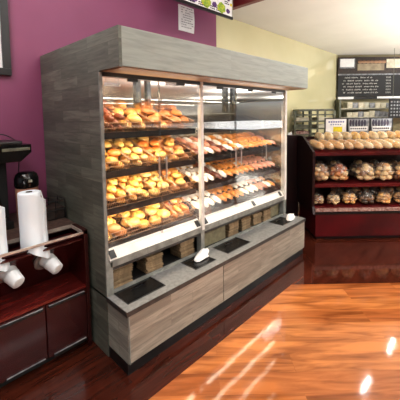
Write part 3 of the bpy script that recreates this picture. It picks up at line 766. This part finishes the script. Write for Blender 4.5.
def bag_wrap(rx, ry, rz, seed):
    sd = Vector((seed*2.7,seed,0))
    def fn(p, q):
        k = 1.0+.16*noise.noise(p*2.6+sd)
        v = Vector((q.x*k, q.y*k, (q.z if q.z > 0 else q.z*.8)*k))
        if p.z > .9: v.z += .02; v.x *= .6
        return v
    return MB().blob(rx, ry, rz, fn, 18, 12).mesh('plastic_wrap', M['wrap'], True)
BW = [bag_wrap(.094,.085,.098,s) for s in range(4)]
def roll_bag(w, n, z, mats, label, group, sc=1.0, flat=1.0):
    t = thing('roll_bag', label, 'bagged bread', WN(w,n,z), (0,0,-math.pi/4+R.uniform(-.3,.3)), group)
    pts = []
    for lay, (zz, n_) in enumerate(((.05,5),(.095,5),(.138,4),(.175,2))):
        if flat < 1 and lay > 2: break
        for q_ in range(n_):
            a_ = 2*math.pi*(q_+.5*lay)/n_ + R.uniform(-.25,.25); d_ = (.058,.058,.046,.022)[lay]
            pts.append((math.cos(a_)*d_, math.sin(a_)*d_*.85, zz+R.uniform(-.006,.006)))
    for x, y, zz in pts:
        o = link('roll', R.choice(RB[R.choice(mats)]), t, (x*sc, y*sc, zz*sc*flat), (R.uniform(-.4,.4), R.uniform(-.4,.4), R.uniform(0,6))); o.scale = (sc*R.uniform(.62,.82),sc*R.uniform(.6,.75),sc*flat*R.uniform(.55,.75))
    o = link('plastic_wrap', R.choice(BW), t, (0,0,.104*sc*flat)); o.scale = (sc,sc,sc*flat)
mid = [(2.215,['loaf','loaf_pale','loaf_dark']),(2.455,['redbrown','loaf','brown','loaf_pale']),(2.80,['loaf_pale','loaf_dark','loaf_pale']),(3.045,['loaf_pale','loaf','loaf_pale']),(3.29,['loaf','loaf_pale','loaf_dark']),(3.54,['loaf','loaf_dark'])]
for i, (w, mt) in enumerate(mid):
    roll_bag(w, 2.035, .708, mt, 'clear bag of brown rolls, %s along, front row of the red case middle shelf' % ORD[i], 'bagged rolls on the middle shelf', 1.22)
    roll_bag(w+.03, 2.29, .708, ['loaf_dark','loaf_pale','loaf_black'], 'clear bag of rolls, %s along, rear row of the red case middle shelf' % ORD[i], 'bagged rolls on the middle shelf', 1.22)
low = [(2.18,['loaf_pale','redbrown','loaf_dark'],.85),(2.385,['loaf_pale','loaf_dark'],.88),(2.60,['loaf_yellow','loaf_yellow','loaf'],1.0),(2.825,['loaf_black','loaf_dark'],1),(3.05,['loaf_yellow','loaf'],1),(3.28,['loaf','loaf_dark'],1),(3.51,['loaf_pale'],1)]
for i, (w, mt, s_) in enumerate(low):
    roll_bag(w, 2.03, .414, mt, 'clear bag of bread, %s along, front row of the red case lowest shelf' % ORD[i], 'bagged bread on the lowest shelf', s_, .85)
    if i > 1: roll_bag(w-.06, 2.25, .414, ['loaf_dark','loaf_black','loaf'], 'clear bag of dark bread, %s along, rear row of the red case lowest shelf' % ORD[i-2], 'bagged bread on the lowest shelf', 1.08, .95)
# partition beside it
hp = thing('service_counter', 'tall dark oxblood counter end between the display cabinet and the shelf case', 'counter', WN(1.9,2.55,0), RW)
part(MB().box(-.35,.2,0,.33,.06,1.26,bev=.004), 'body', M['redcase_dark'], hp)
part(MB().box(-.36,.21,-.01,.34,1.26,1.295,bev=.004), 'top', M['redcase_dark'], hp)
part(MB().box(-.33,.18,.03,.31,0,.06), 'kick_plate', M['black_matte'], hp)
m = MB(); m.prism([(-.03,0),(.03,0),(.025,.05),(-.005,.02),(-.02,.045)], 1, -.02, .02)
o = m.build('folded_tag', M['white'], None, False, WN(1.98,2.6,1.2955), RW); tag(o, 'small white folded tag standing on the dark oxblood counter end', 'tag')

# signs behind the loaves
for i, (w, nm, lab) in enumerate(((2.62,'price_card','white price card with a yellow patch above the red case loaves'),(2.948,'price_card','grey pictured price card beside the white card, above the red case loaves'),(3.278,'price_card','grey pictured price card last in the row, below the small black board'))):
    t = thing(nm, lab, 'sign', WN(w,2.516,1.32), RW, 'price cards above the loaves')
    wd = .15
    m = MB(); m.box(-wd,wd,-.008,.008,-.0,.205); m.build('card', M['white'] if i == 0 else M['greybox'], t)
    m = MB(); m.box(-wd-.006,wd+.006,-.012,.01,.202,.216); m.box(-wd-.012,-wd,-.012,.01,0,.216); m.box(wd,wd+.012,-.012,.01,0,.216); m.build('holder', M['black'], t)
    if i == 0:
        m = MB(); m.box(-.04,.09,-.0105,-.0085,.015,.09); m.build('price_patch', M['yellow_ink'], t)
        m = MB()
        for k in range(7): m.box(-.11+k*.034,-.088+k*.034,-.0105,-.0085,.15,.172)
        for k in range(5): m.box(-.08+k*.034,-.062+k*.034,-.0105,-.0085,.115,.13)
        m.build('lettering', M['blue_ink'], t)
    else:
        m = MB(); m.box(-.13,.13,-.0105,-.0085,.03,.09); m.build('white_band', M['white'], t)
        m = MB()
        for k in range(6):
            x = -.12+k*.042; m.blob(.018,.002,.045, lambda p,q: q*(1+.4*noise.noise(p*3+Vector((x*40,i,0)))), 12, 8, (x,-.0095,.14))
        for k in range(8): m.box(-.12+k*.03,-.1+k*.03,-.012,-.0108,.05,.07)
        m.build('print', M['dark_ink'], t)
    m = MB()
    for x in (-.1,.1): m.box(x-.006,x+.006,-.004,.004,-.06,.0)
    m.build('peg', M['black'], t)

# wire rack behind
rk = thing('baking_rack', 'grey metal tray rack with open tiers behind the counter, against the cream wall', 'rack', WN(2.34,3.55,0), RW)
m = MB()
for x in (.02,.30,.42,.72):
    for y in (0,.4): m.box(x-.014,x+.014,y-.012,y+.012,0,1.66)
m.build('upright', M['steel'], rk)
m = MB(); m.box(.06,.70,-.02,.42,1.655,1.69,bev=.004); m.build('top_frame', M['steel'], rk)
for z in (1.575,1.46,1.33,1.22,1.05,.8,.5,.2):
    m = MB(); m.box(.0,.74,-.015,.005,z,z+.025); m.box(.0,.74,.4,.415,z,z+.025)
    for k in range(15): m.box(.02+k*.05,.025+k*.05,0,.4,z+.01,z+.015)
    m.build('tier', M['steel'], rk)
for i, (x0,x1,z,mt,nm) in enumerate(((.05,.28,1.40,'box','pale box on the upper tier of the grey tray rack, on the wall side'),(.05,.27,1.356,'steel','grey tray on the second tier of the grey tray rack, wall side'),(.45,.70,1.486,'box','pale box on the upper tier of the grey tray rack, behind the white card'),(.45,.69,1.356,'box','pale box on the second tier of the grey tray rack, behind the white card'),(.05,.28,1.246,'pinktray','pinkish tray on the lowest visible tier of the grey rack'))):
    if i == 0: z = 1.486
    m = MB(); m.box(x0,x1,.02,.36,0,.055,bev=.004); o = m.build('bakery_box', M[mt], None, False, WN(2.34,3.55,z), RW); tag(o, nm, 'box')

# chalkboard on the far wall
cb = thing('chalkboard_menu', 'long black chalkboard menu with white lettering on the far wall', 'chalkboard', WN(3.85,5.2,1.93), RW)
MB().box(0,2.6,-.02,.0,.07,.56,bev=.004).build('board', M['slate'], cb)
MB().box(0,2.6,-.03,.0,.545,.575).build('top_trim', M['greybox'], cb)
rl = MB().box(0,2.6,-.035,.0,.0,.062).build('price_rail', M['black'], cb)
m = MB(); m.box(.0,.36,-.04,-.0355,.005,.058); m.box(.9,1.5,-.04,-.0355,.012,.058); m.build('white_strip', M['white'], rl)
m = MB()
for r in range(6):
    z = .475-.068*r; x = .16 if r == 0 else .10+.03*(r%2)
    for wlen in ([5,6,0,5,2,2] if r == 0 else [2,0,6,6,0,5,3,3]):
        for k in range(wlen):
            h = R.uniform(.020,.034)
            a = R.random()
            m.box(x, x+.005, -.0225, -.0205, z, z+h)
            if a > .3: m.box(x, x+.018, -.0225, -.0205, z+h-.005, z+h)
            if a > .55: m.box(x+.013, x+.018, -.0225, -.0205, z, z+h)
            if a < .6: m.box(x, x+.018, -.0225, -.0205, z+h*.45, z+h*.45+.005)
            x += .026
        x += .022
    x = 1.1
    for k in range(4):
        m.box(x, x+.018, -.0225, -.0205, z, z+.005); m.box(x+.013, x+.018, -.0225, -.0205, z, z+.03); m.box(x, x+.018, -.0225, -.0205, z+.026, z+.03); x += .03
m.build('chalk_lettering', M['chalk'], cb)
tp = thing('picture_header', 'dark picture header panel with white and beige prints above the chalkboard', 'sign', WN(3.85,5.2,2.51), RW)
MB().box(0,2.6,-.02,0,0,.37,bev=.004).build('panel', M['dark_brown_photo'], tp)
MB().box(.03,.38,-.03,-.0205,.12,.34).build('white_print', M['greybox'], tp)
MB().box(.04,.36,-.033,-.0305,.15,.33).build('white_print', M['white'], tp)
MB().box(.44,1.05,-.028,-.0205,.07,.22).build('beige_print', M['beige_card'], tp)
m = MB()
for k in range(7): m.blob(.06,.006,.035, None, 12, 8, (.5+k*.09,-.026,.26))
m.build('bread_print', M['loaf_dark'], tp, True)
MB().box(1.1,2.5,-.03,-.0205,.12,.32).build('white_print', M['box'], tp)

# shelf of boxes below the chalkboard
sb = thing('wall_shelf', 'pale wall shelf of boxes under the chalkboard', 'shelf', WN(3.95,4.95,0), RW)
for z in (1.50,1.70): MB().box(-.12,1.6,0,.28,z,z+.025).build('shelf_board', M['steel_light'], sb)
MB().box(-.16,-.12,0,.28,1.2,1.92).build('side_panel', M['steel'], sb)
k = 0
for row, z in ((0,1.526),(1,1.726)):
    for i in range(8):
        m = MB(); h = R.uniform(.1,.14); m.box(0,.115,.02,.24,0,h,bev=.004)
        o = m.build('cake_box', M[R.choice(('box','box','greybox','steel_light'))], None, False, WN(3.98+i*.125,4.95,z), RW)
        tag(o, 'pale box, %s along from the rack on the %s board of the wall shelf' % (ORD[i], ('lower','upper')[row]), 'box', 'boxes on the wall shelf')
bb = thing('small_menu_board', 'small black board with white marks hanging under the chalkboard beside the wall shelf boxes', 'sign', WN(4.68,4.6,1.5), RW)
MB().box(0,.5,-.01,.01,0,.4,bev=.003).build('board', M['slate'], bb)
m = MB()
for r in range(5):
    for c in range(7): m.box(.03+c*.062,.065+c*.062,-.013,-.0105,.04+r*.07,.075+r*.07)
m.build('lettering', M['greybox'], bb)
for x in (.08,.42): MB().tube([(x,0,.4),(x,0,1.449)], .004, 6).build('hanger', M['steel'], bb)
# work table so the back area is furnished
wt = thing('work_table', 'steel bakery work table behind the red shelf case', 'table', WN(3.3,3.3,0), RW)
MB().box(0,1.6,0,.7,.88,.92,bev=.004).build('tabletop', M['steel_light'], wt)
for x in (.05,1.5):
    for y in (.05,.62): MB().box(x,x+.04,y,y+.04,0,.88).build('leg', M['steel'], wt)

# ------------------------------------------------------------------ store across the aisle (seen in the mirror)
for i, x in enumerate((1.5,4.4,7.3,10.2)):
    g = thing('grocery_shelf', 'dark grocery shelf across the aisle, %s of four' % ORD[i], 'shelf', (x,-8.2,0), group='grocery shelves across the aisle')
    m = MB(); m.box(-1.4,1.4,-.35,.35,0,.15,bev=.01); m.build('base', M['black'], g)
    m = MB(); m.box(-1.4,1.4,-.02,.02,.15,1.75); m.build('back_panel', M['greybox'], g)
    for z in (.5,.9,1.3,1.7):
        MB().box(-1.4,1.4,-.33,.33,z,z+.03).build('shelf', M['white'] if z > 1.2 else M['greybox'], g)
for j in range(2):
    for i in range(10):
        c = thing('ceiling_light', 'fluorescent strip light on the store ceiling, %s along row %s from the aisle' % (ORD[i], ORD[j]), 'light', (1.5+i*3.9,-28-j*10,3.62), group='store ceiling lights')
        MB().box(-1.8,1.8,-.09,.09,.04,.078).build('housing', M['white'], c)
        MB().box(-1.78,1.78,-.07,.07,0,.04).build('diffuser', M['tube'], c)

for i, (x, wd_) in enumerate(((7.14,.26),(7.72,.2),(13.31,.3),(14.0,.26))):
    c = thing('support_column', 'slim dark support column across the aisle, %s of four in the mirror' % ORD[i], 'column', (x,-10,0), group='support columns across the aisle')
    m = MB(); m.box(-wd_/2,wd_/2,-.12,.12,0,3.7,bev=.01); m.build('shaft', M['black_matte'], c)
    m = MB(); m.box(-wd_/2-.03,wd_/2+.03,-.15,.15,0,.2,bev=.01); m.build('plinth', M['black'], c)
for i, (x, z, w_) in enumerate(((5.92,2.9,.75),(9.2,3.12,.85))):
    c = thing('aisle_sign', 'dark blank sign hanging over the store aisle, %s from the poster' % ORD[i], 'sign', (x,-10,z), group='hanging aisle signs in the mirror')
    MB().box(-w_/2,w_/2,-.02,.02,0,.17,bev=.005).build('board', M['dark_brown_photo'], c)
    for xx in (-.3,.3): MB().tube([(xx,0,.17),(xx,0,3.7-z)], .006, 6).build('hanger', M['black'], c)
# ------------------------------------------------------------------ lights
def area(name, loc, size, energy, col=(1,.97,.9), target=None, sy=None, rot=None):
    d = bpy.data.lights.new(name, 'AREA'); d.energy = energy; d.color = col; d.shape = 'RECTANGLE'; d.size = size; d.size_y = sy or size
    o = bpy.data.objects.new(name, d); COL.objects.link(o); o.location = loc
    if target: o.rotation_euler = (Vector(target)-Vector(loc)).to_track_quat('-Z','Y').to_euler()
    elif rot: o.rotation_euler = rot
    return o
WARM = (1,.86,.66)
for x0, x1 in SECT:
    xc = (x0+x1)/2; w = x1-x0-.04
    area('case_lamp', (xc,.075,HC-.012), w, (7 if x0 < .5 else 4.5)*w, WARM, sy=.03, rot=(math.radians(20),0,0))
    for z in ZS[:3]:
        area('shelf_lamp', (xc,.085,z-.053), w, (3.6 if x0 < .5 else 2.1)*w, WARM, sy=.02, rot=(math.radians(10),0,0))
    area('rail_fill', (xc,.0,.735), w, .03*w, (1,.95,.85), sy=.01, rot=(math.radians(10),0,0))  # added soft fill that brightens the price rail, not a fitting of the case
area('canopy_lamp', (.45,-.08,HC-.05), .7, .35, WARM, sy=.03, rot=(math.radians(180),0,0))
area('canopy_lamp', (1.55,-.08,HC-.05), 1.2, .5, WARM, sy=.03, rot=(math.radians(180),0,0))
COOL = (1,.99,.97)
for x in (-1.6, .9):
    for y in (-1.2, -3.4, -5.6): area('store_lamp', (x,y,3.6), 1.4, 34, COOL, sy=.3)
area('wall_lamp', (-1.3,.0,3.4), .8, 26, COOL, target=(-.4,.98,2.5), sy=.3)
for x, y in ((3.6,-3),(6.2,-3.2),(4.6,-1.5)): area('bakery_lamp', (x,y,2.93), .8, 30, COOL, sy=.14)
for x, y in ((4.45,-.35),(5.75,-.42)): area('bakery_strip', (x,y,2.93), .4, 4.5, COOL, sy=.035)
area('bakery_panel', (7.0,-.5,2.93), .7, 8, COOL, sy=.3)
for x, y, z in ((4.5,-2.6,1.4),(7.5,-3.2,1.4),(0,-4.5,2.2),(5,-9,2.4),(12,-12,2.4),(3,-15,2.4),(20,-14,2.4),(9,-8.5,2.2),(16,-8.8,2.2),(24,-9,2.2),(32,-16,2.2),(26,-22,2.4)): area('ceiling_fill', (x,y,z), 4.0 if y > -8 else 2.5, (170 if x > 2 else 60) if y > -8 else 620, COOL, rot=(math.pi,0,0))  # added fill facing up to brighten the ceilings, no fixtures hang here
wd = bpy.data.worlds.new('world'); scn.world = wd; wd.use_nodes = True
wd.node_tree.nodes['Background'].inputs[0].default_value = (.85,.88,.92,1); wd.node_tree.nodes['Background'].inputs[1].default_value = .4
scn.view_settings.view_transform = 'Standard'; scn.view_settings.look = 'None'; scn.view_settings.exposure = .1; scn.view_settings.gamma = .93
